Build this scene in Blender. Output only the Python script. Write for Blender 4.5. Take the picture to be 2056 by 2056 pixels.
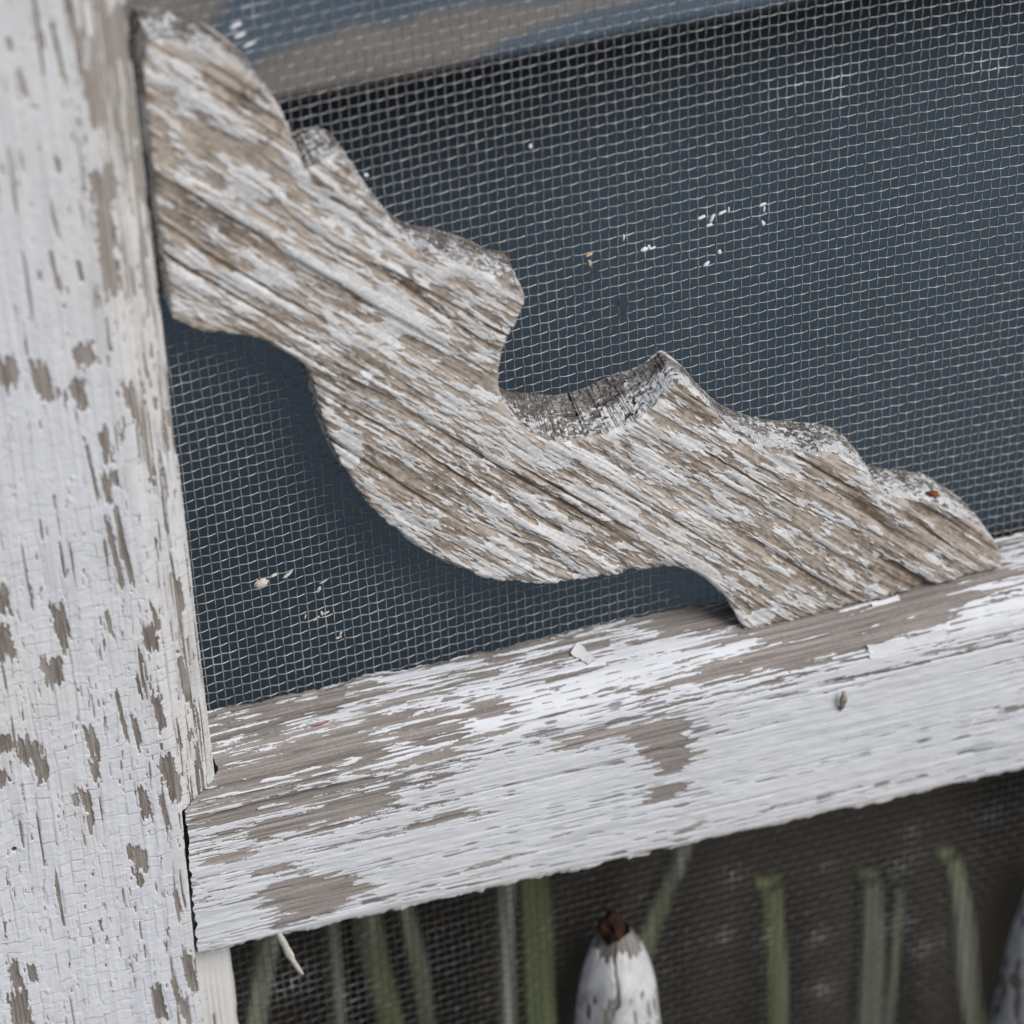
import bpy, math
import numpy as np

# ------------------------------------------------------------------ scene, camera, sky, sun
scene = bpy.context.scene
for o in list(bpy.data.objects):
    bpy.data.objects.remove(o)
COL = scene.collection
MM = 0.001
ZUP = 0.9                      # the picture's centre stands 0.9 m above the ground

# camera solved from the weave of the insect screen (18 x 14 wires per inch)
F_PX, D_CAM = 7500.0, 430.0
YAW, PIT, ROL = [math.radians(v) for v in (-17.115, -39.017, -2.579)]
def _rz(t): return np.array([[math.cos(t), -math.sin(t), 0], [math.sin(t), math.cos(t), 0], [0, 0, 1.0]])
def _rx(t): return np.array([[1.0, 0, 0], [0, math.cos(t), -math.sin(t)], [0, math.sin(t), math.cos(t)]])
RC = _rz(YAW) @ _rx(math.pi / 2 + PIT) @ _rz(ROL)
_d0 = RC @ np.array([0, 0, -1.0])
CAM = -_d0 * D_CAM / _d0[1]
def at(u, v, y=0.0):
    """point (mm) of the plane at depth y seen at photo pixel u, v"""
    r = RC @ np.array([u - 1028.0, 1028.0 - v, -F_PX])
    return CAM + r * ((y - CAM[1]) / r[1])

cam_d = bpy.data.cameras.new('camera')
cam_d.sensor_width = 36.0
cam_d.lens = F_PX / 2056.0 * 36.0
cam_d.clip_start, cam_d.clip_end = 0.02, 2000.0
cam_d.dof.use_dof = True
cam_d.dof.focus_distance = 0.571
cam_d.dof.aperture_fstop = 19.0
cam = bpy.data.objects.new('camera', cam_d)
COL.objects.link(cam)
from mathutils import Matrix, Vector
_m = Matrix([[*RC[i], CAM[i] * MM + (ZUP if i == 2 else 0)] for i in range(3)] + [[0, 0, 0, 1]])
cam.matrix_world = _m
scene.camera = cam

SUN_EL, SUN_AZ = math.radians(47), math.radians(30)    # azimuth from -y towards +x
world = bpy.data.worlds.new('World')
scene.world = world
world.use_nodes = True
wn = world.node_tree.nodes
bg = wn['Background']
sky = wn.new('ShaderNodeTexSky')
sky.sky_type = 'NISHITA'
sky.sun_disc = False
sky.sun_elevation = SUN_EL
sky.sun_rotation = math.pi - SUN_AZ
sky.dust_density = 4.0
sky.ozone_density = 0.6
world.node_tree.links.new(sky.outputs[0], bg.inputs[0])
bg.inputs[1].default_value = 0.05
sun_d = bpy.data.lights.new('sun', 'SUN')
sun_d.energy = 2.3
sun_d.angle = math.radians(28)
sun_d.color = (0.955, 0.975, 1.0)
sun = bpy.data.objects.new('sun', sun_d)
COL.objects.link(sun)
sdir = Vector((math.sin(SUN_AZ) * math.cos(SUN_EL), -math.cos(SUN_AZ) * math.cos(SUN_EL), math.sin(SUN_EL)))
sun.rotation_euler = sdir.to_track_quat('Z', 'Y').to_euler()
sun.location = (0.5, -1.5, 3.0)
scene.view_settings.view_transform = 'Standard'
scene.view_settings.look = 'None'
scene.view_settings.exposure = 0.14
scene.view_settings.gamma = 1.0

# ------------------------------------------------------------------ noise
N = 512
_tabs = {}
def tab(seed):
    if seed not in _tabs:
        _tabs[seed] = np.random.RandomState(seed).rand(N, N).astype(np.float32) * 2 - 1
    return _tabs[seed]
def vn(x, y, seed=0):
    """smooth value noise, -1..1"""
    T = tab(seed)
    x, y = np.broadcast_arrays(np.asarray(x, np.float64), np.asarray(y, np.float64))
    xi, yi = np.floor(x), np.floor(y)
    fx, fy = (x - xi).astype(np.float32), (y - yi).astype(np.float32)
    fx = fx * fx * fx * (fx * (fx * 6 - 15) + 10)
    fy = fy * fy * fy * (fy * (fy * 6 - 15) + 10)
    xi, yi = xi.astype(np.int64) % N, yi.astype(np.int64) % N
    x1, y1 = (xi + 1) % N, (yi + 1) % N
    a = T[xi, yi] * (1 - fx) + T[x1, yi] * fx
    b = T[xi, y1] * (1 - fx) + T[x1, y1] * fx
    return a * (1 - fy) + b * fy
def fbm(x, y, seed=0, octv=4, gain=0.5):
    s, a, t = 0, 1.0, 0
    for i in range(octv):
        s = s + a * vn(x * 2.03 ** i, y * 2.03 ** i, seed + i * 7)
        t += a
        a *= gain
    return s / t
def hsh(i, j=0, seed=0):
    T = tab(seed)
    i, j = np.broadcast_arrays(np.asarray(i), np.asarray(j))
    return T[i.astype(np.int64) % N, (j.astype(np.int64) * 31 + i.astype(np.int64) // N) % N]
def sst(x, a, b):
    t = np.clip((x - a) / (b - a), 0, 1)
    return t * t * (3 - 2 * t)

# ------------------------------------------------------------------ object helpers
def add(name, mesh, mat=None, parent=None):
    o = bpy.data.objects.new(name, mesh)
    COL.objects.link(o)
    if mat: mesh.materials.append(mat)
    if parent: o.parent = parent
    return o
def tag(o, label=None, cat=None, group=None, kind=None):
    for k, v in (('label', label), ('category', cat), ('group', group), ('kind', kind)):
        if v: o[k] = v
    return o
def raw_mesh(name, co_mm, faces, attrs=None, smooth=True):
    """co_mm (n,3) in mm, faces (m,4) array or list of lists"""
    co = np.asarray(co_mm, np.float32) * MM
    co[:, 2] += ZUP
    me = bpy.data.meshes.new(name)
    if isinstance(faces, np.ndarray):
        k = faces.shape[1]
        me.vertices.add(len(co))
        me.vertices.foreach_set('co', co.ravel())
        me.loops.add(faces.size)
        me.loops.foreach_set('vertex_index', faces.astype(np.int32).ravel())
        me.polygons.add(len(faces))
        me.polygons.foreach_set('loop_start', np.arange(0, faces.size, k, dtype=np.int32))
        me.update(calc_edges=True)
    else:
        me.from_pydata([tuple(c) for c in co], [], [list(map(int, f)) for f in faces])
        me.update()
    if smooth:
        me.polygons.foreach_set('use_smooth', np.ones(len(me.polygons), bool))
    for k, v in (attrs or {}).items():
        a = me.attributes.new(k, 'FLOAT', 'POINT')
        a.data.foreach_set('value', np.asarray(v, np.float32).ravel())
    return me
def grid_faces(nu, nv, flip=False):
    i = np.arange(nu * nv).reshape(nu, nv)
    q = np.stack([i[:-1, :-1], i[1:, :-1], i[1:, 1:], i[:-1, 1:]], -1).reshape(-1, 4)
    return q[:, ::-1] if flip else q
def resample(pts, step):
    """polyline -> evenly spaced points; step may be a function of the arc length"""
    pts = np.asarray(pts, float)
    L = np.concatenate([[0], np.cumsum(np.linalg.norm(np.diff(pts, axis=0), axis=1))])
    s = np.linspace(0, L[-1], max(2, int(round(L[-1] / step)) + 1))
    return np.stack([np.interp(s, L, pts[:, k]) for k in range(pts.shape[1])], -1), s
def smooth_line(pts, n=2):
    p = np.asarray(pts, float)
    for _ in range(n):                                   # Chaikin
        q = np.empty((2 * len(p), p.shape[1]))
        q[0], q[-1] = p[0], p[-1]
        a, b = p[:-1], p[1:]
        q[1:-1:2] = a * .75 + b * .25
        q[2:-1:2] = a * .25 + b * .75
        p = q
    return p
def box_mesh(name, lo, hi, bev=1.0, seg=(1, 1, 1)):
    import bmesh
    bm = bmesh.new()
    bmesh.ops.create_cube(bm, size=1.0)
    lo, hi = np.array(lo, float), np.array(hi, float)
    for v in bm.verts:
        p = (np.array(v.co) + .5) * (hi - lo) + lo
        v.co = (p[0] * MM, p[1] * MM, p[2] * MM + ZUP)
    if bev:
        bmesh.ops.bevel(bm, geom=bm.edges[:], offset=bev * MM, segments=2, affect='EDGES', profile=.6)
    me = bpy.data.meshes.new(name)
    bm.to_mesh(me)
    bm.free()
    return me

# ------------------------------------------------------------------ materials
class NT:
    def __init__(s, name):
        s.m = bpy.data.materials.new(name)
        s.m.use_nodes = True
        s.t = s.m.node_tree
        s.b = s.t.nodes['Principled BSDF']
    def n(s, typ, **kw):
        x = s.t.nodes.new(typ)
        for k, v in kw.items(): setattr(x, k, v)
        return x
    def l(s, a, b): s.t.links.new(a, b)
    def attr(s, name):
        x = s.n('ShaderNodeAttribute'); x.attribute_name = name
        return x.outputs['Fac']
    def math(s, op, a, b=None, c=None):
        x = s.n('ShaderNodeMath', operation=op)
        for i, v in enumerate((a, b, c)):
            if v is None: continue
            if isinstance(v, (int, float)): x.inputs[i].default_value = v
            else: s.l(v, x.inputs[i])
        return x.outputs[0]
    def noise(s, scale, detail=3, vec=None, stretch=None):
        tc = s.n('ShaderNodeTexCoord')
        v = tc.outputs['Object'] if vec is None else vec
        if stretch:
            mp = s.n('ShaderNodeMapping')
            mp.inputs['Scale'].default_value = stretch
            s.l(v, mp.inputs[0]); v = mp.outputs[0]
        x = s.n('ShaderNodeTexNoise')
        x.inputs['Scale'].default_value = scale
        x.inputs['Detail'].default_value = detail
        s.l(v, x.inputs['Vector'])
        return x.outputs['Fac']
    def mix(s, f, a, b):
        x = s.n('ShaderNodeMix', data_type='RGBA')
        for sock, v in ((x.inputs[0], f), (x.inputs[6], a), (x.inputs[7], b)):
            if isinstance(v, tuple): sock.default_value = (*v, 1)
            elif isinstance(v, (int, float)): sock.default_value = v
            else: s.l(v, sock)
        return x.outputs[2]
    def rng(s, v, a, b, c=0.0, d=1.0):
        x = s.n('ShaderNodeMapRange', interpolation_type='SMOOTHSTEP')
        s.l(v, x.inputs[0])
        for i, q in enumerate((a, b, c, d)): x.inputs[i + 1].default_value = q
        return x.outputs[0]
    def bump(s, h, dist, strength=1.0):
        x = s.n('ShaderNodeBump')
        x.inputs['Distance'].default_value = dist
        x.inputs['Strength'].default_value = strength
        s.l(h, x.inputs['Height'])
        s.l(x.outputs[0], s.b.inputs['Normal'])

def peeling(name, white, cream, dark, light, edge=0.05):
    """old paint over weathered wood; the surfaces carry where the paint is left (paint), the tone of
    the wood (wood), yellowing (warm) and dirt with painted crack shade (grime)"""
    k = NT(name)
    p = k.math('ADD', k.attr('paint'), k.math('MULTIPLY', k.math('SUBTRACT', k.noise(2300, 4), .5), .55))
    mask = k.rng(p, -edge, edge)
    w = k.math('ADD', k.attr('wood'), k.math('MULTIPLY', k.math('SUBTRACT', k.noise(2200, 4), .5), .45))
    wood = k.mix(k.rng(w, 0, 1), dark, light)
    wood = k.mix(k.attr('grey'), wood, k.mix(k.rng(w, 0, 1), (.085, .08, .076), (.54, .535, .525)))
    paint = k.mix(k.attr('warm'), white, cream)
    mott = k.math('MULTIPLY_ADD', k.math('SUBTRACT', k.noise(420, 5), .5), -.16, 1.0)
    pg = k.math('MULTIPLY', mott, k.math('SUBTRACT', 1.0, k.attr('grime_shade')))
    hs = k.n('ShaderNodeMix', data_type='RGBA', blend_type='MULTIPLY')
    hs.inputs[0].default_value = 1
    k.l(paint, hs.inputs[6]); k.l(pg, hs.inputs[7])
    k.l(k.mix(mask, wood, hs.outputs[2]), k.b.inputs['Base Color'])
    k.l(k.math('MULTIPLY_ADD', mask, -.25, .9), k.b.inputs['Roughness'])
    k.b.inputs['Specular IOR Level'].default_value = .25
    k.bump(k.math('ADD', k.math('MULTIPLY', k.noise(1700, 4), .6), k.math('MULTIPLY', mask, .8)), .00010, .8)
    return k.m
M_STILE = peeling('peeling white paint on the stile', (.75, .77, .81), (.74, .71, .655), (.155, .132, .112), (.39, .35, .315))
M_RAIL = peeling('peeling white paint on the rail', (.76, .78, .815), (.74, .72, .68), (.18, .16, .145), (.44, .40, .37))
M_BRACKET = peeling('worn paint on coarse grained wood', (.75, .755, .765), (.70, .68, .645), (.14, .108, .082), (.50, .435, .375), .10)
M_SPINDLE = peeling('chipped paint on turned wood', (.68, .69, .70), (.6, .58, .54), (.13, .12, .11), (.34, .32, .30))

def wire_mat(name, ca, cb):
    k = NT(name)
    base = k.mix(k.rng(k.noise(900, 3), .35, .7), ca, cb)
    rust = k.mix(k.attr('rust'), base, (.05, .02, .01))
    k.l(k.mix(k.attr('pale'), rust, (.72, .72, .72)), k.b.inputs['Base Color'])
    k.l(k.math('MULTIPLY_ADD', k.attr('pale'), -.35, .35), k.b.inputs['Metallic'])
    k.b.inputs['Roughness'].default_value = .36
    return k.m
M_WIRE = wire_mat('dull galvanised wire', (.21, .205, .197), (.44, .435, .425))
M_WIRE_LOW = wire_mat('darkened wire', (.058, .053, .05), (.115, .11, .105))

def plain(name, a, b, scale, rough=.8, stretch=None, bump=.0):
    k = NT(name)
    f = k.noise(scale, 5, stretch=stretch)
    k.l(k.mix(k.rng(f, .3, .7), a, b), k.b.inputs['Base Color'])
    k.b.inputs['Roughness'].default_value = rough
    k.b.inputs['Specular IOR Level'].default_value = .25
    if bump: k.bump(f, bump)
    return k.m
M_FLAKE = plain('curled white paint flake', (.74, .75, .77), (.80, .81, .83), 900, .6, bump=.00005)
M_BEIGE = plain('dried beige fleck', (.50, .46, .40), (.72, .68, .62), 1800, .8, bump=.0001)
M_TAN = plain('tan fleck', (.55, .45, .28), (.66, .58, .40), 1500, .8)
M_RUST = plain('orange rust', (.09, .03, .012), (.30, .09, .03), 1400, .9, bump=.0001)
M_ROT = plain('rotten brown end grain', (.008, .006, .005), (.048, .020, .010), 520, .95, stretch=(1, 1, .35), bump=.0008)
M_SPLINT = plain('grey wood splinter', (.22, .18, .14), (.45, .40, .33), 1500, .9)
M_RED = plain('red thread', (.35, .02, .03), (.5, .04, .05), 900, .8)
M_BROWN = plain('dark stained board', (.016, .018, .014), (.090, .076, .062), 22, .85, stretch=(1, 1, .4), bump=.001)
M_FLOOR = plain('grey porch floor', (.14, .135, .13), (.22, .21, .20), 9, .85, bump=.002)

def blue_mat(name, a, b, worn=None):
    k = NT(name)
    c = k.mix(k.rng(k.noise(14, 5), .3, .7), a, b)
    if worn:
        m = k.rng(k.math('ADD', k.attr('worn'), k.math('MULTIPLY', k.math('SUBTRACT', k.noise(70, 5), .5), 1.5)), -.35, .35)
        g = k.mix(k.noise(60, 4, stretch=(1, 1, 6)), (.25, .225, .205), worn)
        c = k.mix(m, c, g)
    k.l(c, k.b.inputs['Base Color'])
    k.b.inputs['Roughness'].default_value = .55
    k.b.inputs['Specular IOR Level'].default_value = .3
    return k.m
M_BLUE_PANEL = blue_mat('deep blue door paint', (.055, .086, .117), (.068, .101, .134))
M_BLUE_RAIL = blue_mat('lighter blue door paint', (.11, .165, .225), (.17, .23, .295), (.42, .38, .345))  # door rail blue, set lighter than the panel's

def moss_mat():
    k = NT('mossy weathered stake')
    st = k.noise(800, 4, stretch=(1, 1, .012))
    wood = k.mix(k.rng(st, .3, .7), (.13, .13, .105), (.52, .53, .45))
    green = k.mix(k.rng(k.noise(90, 4, stretch=(1, 1, .08)), .35, .65), (.10, .13, .05), (.29, .335, .16))
    oi = k.n('ShaderNodeObjectInfo')
    f = k.math('ADD', k.noise(60, 3, stretch=(1, 1, .15)), k.math('MULTIPLY', k.math('SUBTRACT', oi.outputs['Random'], .5), .4))
    k.l(k.mix(k.rng(f, .35, .65), wood, green), k.b.inputs['Base Color'])
    k.b.inputs['Roughness'].default_value = .9
    return k.m
M_MOSS = moss_mat()

# ------------------------------------------------------------------ the ground
gs = 60000
gm = raw_mesh('porch_floor', np.array([(-gs, -gs, -900), (gs, -gs, -900), (gs, gs, -900), (-gs, gs, -900)], float),
              np.array([[0, 1, 2, 3]]), smooth=False)
tag(add('porch_floor', gm, M_FLOOR), kind='structure')

# ------------------------------------------------------------------ the screen door
door = bpy.data.objects.new('screen_door', None)
COL.objects.link(door)
door.empty_display_size = .05
tag(door, 'old wooden screen door with flaking white paint, scroll bracket and wire mesh', 'screen door', kind='thing')

def P2(px, y):                                    # photo pixels -> (x, z) on the plane y
    q = at(px[0], px[1], y)
    return q[0], q[2]

# --- left stile -----------------------------------------------------------------------------
XE, XF, YF = -53.8, -60.0, -16.0                  # opening edge, edge of the flat face, face depth
def build_stile():
    step = .14
    prof_f = [(-106, YF), (XF - 1.0, YF), (XF - .2, YF + .15), (XE - .7, -13.9), (XE - .15, -13.4), (XE, -12.6)]
    prof, s = resample(prof_f, step)
    wall = np.array([(XE, y) for y in (-11.5, -9, -6, -3, 0, 4)])
    px = np.concatenate([prof, wall])
    npf = len(prof)
    z = np.concatenate([np.linspace(-858, -80, 60)[:-1], np.arange(-80, 128, step), np.linspace(128, 226, 40)[1:]])
    Z, X = np.meshgrid(z, px[:, 0], indexing='ij')
    Y = np.broadcast_to(px[:, 1], Z.shape).copy()
    # coped joint: the moulded edge stops in a short mitre at the rail
    lim = np.interp(z, [-858, -61, -29.9, -29.4, -27.2, -26.6, 226], [-60.9, -60.7, XF + .05, XF + .1, XE - .45, XE, XE])[:, None]
    yl = np.interp(lim, [XF, XE], [YF + .2, -13.6])
    clipped = X > lim
    X = np.minimum(X, lim)
    Y = np.where(clipped & (Y < yl), yl, Y)
    # --- paint
    row = np.floor((X + 200) / .24)
    jag = hsh(row, 3, 11) * 1.0 + hsh(np.floor((X + 200) / .6), 5, 12) * 1.2
    zj = Z + jag
    fine = vn(X * 2.6, Z * .16, 21)
    streak = vn(X * 1.5 + 40, Z * .045, 22)
    p = .95 + .35 * fbm(X * .25, zj * .06, 23, 3) + .20 * vn(X * 3.2, zj * .30, 34)
    p = p - 1.1 * sst(vn(X * 2.4, zj * .35, 35) + .5 * vn(X * 5, zj * .9, 36), .66, 1.0)
    up = sst(Z, -5, 60)
    p = p - (1.15 + .15 * up) * sst(streak + .5 * fine + .25 * vn(X * .18, Z * .012, 24), .74, 1.05)          # long open checks
    edge = sst(X, -66.0, -57.0)
    p = p - edge * (.50 + .40 * vn(X * 2.3, Z * .05, 26) + .65 * vn(X * 5.0, Z * .07, 27) + .35 * vn(X * 9, Z * .15, 29))
    soft = sst(Z, 70, 105) * sst(X, -75, -62)
    p = p - soft * (.22 + .5 * vn(X * 1.1, Z * .05, 28))
    chips = [(208, 375, 52, 70), (212, 455, 34, 90), (217, 530, 32, 110), (184, 185, 28, 110), (242, 85, 44, 110),
             (149, 60, 11, 150), (117, 110, 9, 100), (14, 748, 44, 62), (80, 752, 32, 62), (92, 788, 22, 30), (170, 712, 38, 46),
             (160, 790, 22, 66), (150, 785, 22, 24), (258, 790, 24, 50), (268, 822, 14, 44), (116, 788, 9, 22), (131, 795, 9, 26),
             (213, 900, 19, 70), (228, 962, 20, 34), (214, 985, 12, 66), (184, 945, 7, 130), (120, 1250, 26, 80), (127, 1290, 14, 40),
             (106, 1350, 40, 60), (3, 1204, 28, 56), (8, 1290, 32, 80), (8, 1490, 34, 40), (2, 1556, 26, 40), (58, 1506, 44, 60),
             (80, 1540, 26, 62), (183, 1484, 22, 70), (190, 1545, 16, 44), (150, 1606, 14, 30), (173, 1605, 22, 50), (182, 1645, 17, 50),
             (290, 1612, 24, 72), (262, 1715, 12, 44), (281, 1722, 28, 62), (280, 1765, 16, 36), (300, 1280, 30, 56), (309, 1232, 9, 60),
             (336, 1540, 30, 56), (352, 1585, 30, 60), (330, 1630, 12, 90), (356, 1810, 10, 60), (32, 1960, 22, 70), (40, 2030, 44, 100),
             (318, 2010, 26, 90), (380, 1950, 24, 110), (372, 2030, 22, 70), (352, 1985, 13, 50), (274, 1470, 12, 90), (245, 1440, 8, 120),
             (229, 1108, 10, 150), (249, 1100, 11, 170), (364, 1205, 14, 80), (374, 1380, 14, 110), (319, 1430, 18, 80), (64, 1950, 18, 44),
             (218, 1250, 9, 50), (280, 1385, 7, 60), (115, 330, 8, 30), (108, 440, 7, 60), (108, 540, 8, 90), (160, 545, 9, 40), (286, 360, 15, 90),
             (275, 250, 10, 60), (45, 170, 8, 60), (18, 90, 9, 26)]
    for (u, v, w, h) in chips:
        cx, cz = P2((u, v), YF)
        hw, hh = w / 2 / 12.9 * .92, h / 2 / 10.6 * .88
        mk = (np.abs(Z - cz) < hh + 5) & (np.abs(X - cx) < hw + 3)
        if not mk.any(): continue
        xs, zs, zz = X[mk], Z[mk], (Z + .55 * jag * min(1.4, hh / 2.0))[mk]
        lean = (xs - cx) + .07 * (zs - cz)
        d = np.maximum(np.abs(lean) / hw, np.abs(zz - cz) / hh) + .15 * vn(xs * 1.6, zs * .5, 31) + .22 * vn(xs * 3.5, zs * 1.2, 32) + .12 * vn(xs * 7, zs * 3, 33)
        p[mk] = np.minimum(p[mk], (d - 1.0) * 1.6)
    # --- alligator cracking of the remaining paint
    cxw = X / 2.0 + .42 * vn(X * .3, Z * .05, 41) + .05 * vn(X * .9, Z * .4, 42)
    c = np.floor(cxw); fx = cxw - c
    czw = Z / 2.3 + 9 * hsh(c, 1, 43) + .25 * vn(X * .3, Z * .2, 44) + .16 * (fx - .5) * hsh(c, 5, 39) + .06 * vn(X * 2.6, Z * .8, 40)
    r = np.floor(czw); fz = czw - r
    ex, ez = np.minimum(fx, 1 - fx) * 2.0, np.minimum(fz, 1 - fz) * 2.3
    onx = (hsh(c + (fx > .5), np.floor(Z / 2.6), 45) > .0)
    onz = (hsh(c * 3 + 1, r + (fz > .5), 46) > -.1)
    low = sst(Z, 62, 12)
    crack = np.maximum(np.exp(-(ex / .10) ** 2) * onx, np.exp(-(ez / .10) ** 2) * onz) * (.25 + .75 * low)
    plate = hsh(c, r, 47) * .022 + (fz - .5) * .035 * hsh(c, r, 48)
    lift = np.exp(-(ez / .35) ** 2) * (hsh(c * 5 + 2, r, 49) > .6) * .05
    pm = sst(p, -.12, .12)
    wood_f = vn(X * 5.5, Z * .22, 51) * .5 + vn(X * 11, Z * .5, 52) * .35 + vn(X * 1.2, Z * .04, 53) * .4
    h = pm * (.22 + low * (plate + lift) - .10 * crack) + .035 * streak * (1 - .5 * low) + .05 * wood_f * (1 - pm) + .05 * vn(X * .5, Z * .05, 54)
    h += .025 * vn(X * 1.6, Z * 1.2, 55) * pm + .022 * vn(X * 4.6, Z * .07, 56)
    hole_x, hole_z = P2((28, 1704), YF)
    hd = np.hypot(X - hole_x, (Z - hole_z) * .85)
    hole = sst(hd, .45, .25)
    h -= hole * .9
    for (u, v, rr) in ((315, 1813, .5), (92, 1990, .45), (20, 836, .4), (135, 1005, .35), (140, 960, .35)):
        a, b = P2((u, v), YF)
        q = np.exp(-((X - a) ** 2 + (Z - b) ** 2) / rr ** 2)
        h += .25 * np.exp(-((X - a - .3) ** 2 + (Z - b) ** 2) / rr ** 2) - .2 * q
    nx = np.broadcast_to(np.concatenate([np.interp(prof[:, 0], [XF - .6, XF + .3, XE - .6, XE], [0, .38, .38, .9]), np.ones(len(wall))]), Z.shape)
    h = np.where(np.arange(Z.shape[1])[None, :] < npf, h, 0)
    Xo = X + np.where(clipped, 0, nx * h * .8)
    Yo = Y - h * (1 - .3 * nx)
    wood = .45 + .5 * wood_f
    wood = wood + .30 * sst(Z, 20, 90)
    warm = np.clip(.12 + .2 * vn(X * .12, Z * .03, 61) + .42 * edge + .25 * sst(Z, 40, 110), 0, 1)
    grime_shade = np.clip(.46 * crack * pm * (hsh(c, r, 62) * .5 + .6) + .10 * sst(streak, .25, .8) + .10 * sst(vn(X * 4.5, Z * .04, 65), .2, .8) + .06 * fbm(X * .3, Z * .2, 63, 3) + .10 * edge * sst(vn(X * 2.0, Z * .05, 64), -.1, .6), 0, .7)  # crack term: dirt plus painted-in shade the shallow grooves don't give
    p = p - 3 * hole
    wood = wood - 2 * hole
    co = np.stack([Xo, Yo, Z], -1).reshape(-1, 3)
    me = raw_mesh('stile', co, grid_faces(*Z.shape, flip=True), dict(paint=p, wood=wood, warm=warm, grime_shade=grime_shade))
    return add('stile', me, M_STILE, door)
build_stile()

# --- rail ------------------------------------------------------------------------------------
def rail_top(x): return -24.4 - .038 * (x + 52)
def rail_prof_y(s): return 0
RAIL_PROF = smooth_line([(-.4, -5), (-.4, -.6), (-.9, 0), (-5, .15), (-9.5, -.05), (-12.3, -.9), (-14.6, -2.6), (-15.8, -4.8), (-16.05, -7.5), (-16.1, -20), (-16, -34.2), (-15.7, -36.2), (-14.4, -37.3), (-10, -37.7), (-.4, -37.7), (-.4, -33)], 2)
def rail_surface(x, y):
    """height of the rail's upper moulding under a point"""
    i = np.argmin(RAIL_PROF[:, 0] + (RAIL_PROF[:, 1] < -25) * 0)
    top = RAIL_PROF[RAIL_PROF[:, 1] > -9]
    return rail_top(x) + np.interp(-y, -top[:, 0], top[:, 1])
def build_rail():
    step = .14
    prof, s = resample(RAIL_PROF, step)
    ty = np.gradient(prof[:, 0]); tz = np.gradient(prof[:, 1])
    ln = np.hypot(ty, tz)
    ny, nz = tz / ln, -ty / ln                      # outward: up on the ledge, towards -y on the face
    xs = np.concatenate([np.arange(0, 150, step), np.linspace(150, 226, 60)[1:]])
    # left end follows the joint with the stile
    yy, zz = prof[:, 0], prof[:, 1]
    left = np.interp(zz, [-38, -6.0, -4.9], [-60.15, -59.5, -59.1])
    up = zz > -4.9
    left[up] = np.interp(-yy[up], [0, 7, 9.0, 11.0, 13.0, 14.4, 15.9], [-54.6, -54.4, -53.8, -53.0, -53.1, -55.0, -59.2])
    left = left + .35 * vn(s * .9, 2.0, 108) + .2 * vn(s * 2.5, 5.0, 109)
    left = np.convolve(np.pad(left, 3, mode='edge'), np.ones(7) / 7, 'valid')
    t = np.clip(1 - xs / 60, 0, 1)[:, None]
    X = xs[:, None] + -60.0 + (left + 60.0)[None, :] * t
    S = np.broadcast_to(s, X.shape)
    Yb = np.broadcast_to(yy, X.shape)
    Zp = np.broadcast_to(zz, X.shape)
    stretch = 1 + .00045 * (X + 60)
    Zb = rail_top(X) + Zp * stretch
    # --- fields (grain runs along X, slightly wavy)
    v = S + .35 * vn(X * .03, S * .1, 101) + .012 * X
    row = np.floor((v + 50) / .22)
    jag = hsh(row, 1, 111) * .8 + hsh(np.floor((v + 50) / .55), 2, 112) * 1.6
    Xj = X + jag
    ledge = sst(Zp, -8, -3.5)
    fine = vn(v * 2.7, Xj * .11, 121)
    mid = vn(v * 1.25, X * .035, 122)
    vfine = vn(v * 5.6, Xj * .34, 123)
    big = fbm(v * .22, Xj * .05, 124, 3)
    zone = np.interp(Zp, [-38, -30, -19, -12, -7, -3.5, 0], [.85, .95, .82, .58, .30, .12, .0])
    zone = zone - .36 * sst(X, 10, -30) * sst(Zp, -36, -26)
    zone = zone + .20 * sst(X, 40, 15) * sst(X, -57, -35) * sst(Zp, -13, -5)
    la = 1 + .75 * sst(Zp, -13, -4)
    p = zone + .36 * big + .26 * mid + la * (.36 * fine + .28 * vfine + .34 * vn(v * 1.9, Xj * .30, 125) + .16 * vn(v * 6, Xj * .9, 126))
    # weathered stretches and well painted ones, placed as in the photograph (x, depth/height, size)
    def blob(u, vv, w, h, y, amt, sh=1.0):
        nonlocal p
        cx, cz = P2((u, vv), y)
        hw, hh = w / 2 / 12.3, h / 2 / (10.3 if y < -15 else 12.5)
        if y < -15:
            sv = np.interp(cz - (rail_top(cx)), zz[::-1], s[::-1])
        else:
            k = np.argmin(np.abs(prof[:, 0] - y) + (zz < -9) * 99)
            sv = s[k]
            # seen depth on the ledge is foreshortened
        d = np.sqrt(((X + .8 * jag - cx) / hw) ** 2 + ((S - sv) / hh) ** 2) + .30 * vn(Xj * .25, v * .6, 131) + .12 * fine
        p = p + amt * (1 if y < -15 else .62) * sst(d, 1.25, .6)
    bare = -1.6
    blob(640, 1795, 230, 92, -16, bare); blob(560, 1790, 60, 34, -16, bare)
    blob(545, 1745, 90, 22, -16, bare * .7); blob(470, 1720, 120, 26, -16, bare * .6)
    blob(1350, 1500, 90, 110, -16, bare * 1.1); blob(1335, 1580, 110, 40, -16, bare); blob(1310, 1470, 130, 60, -16, bare * .8)
    blob(1400, 1690, 70, 30, -16, bare * .9); blob(1385, 1650, 60, 12, -16, bare * .8); blob(1260, 1725, 90, 18, -16, bare * .8)
    blob(1550, 1610, 50, 14, -16, bare * .8); blob(1130, 1668, 60, 16, -16, bare * .6)
    blob(1180, 1480, 160, 36, -16, bare * .7); blob(700, 1620, 200, 36, -16, bare * .55); blob(560, 1660, 140, 30, -16, bare * .6)
    blob(460, 1640, 120, 26, -16, bare * .55)
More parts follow.
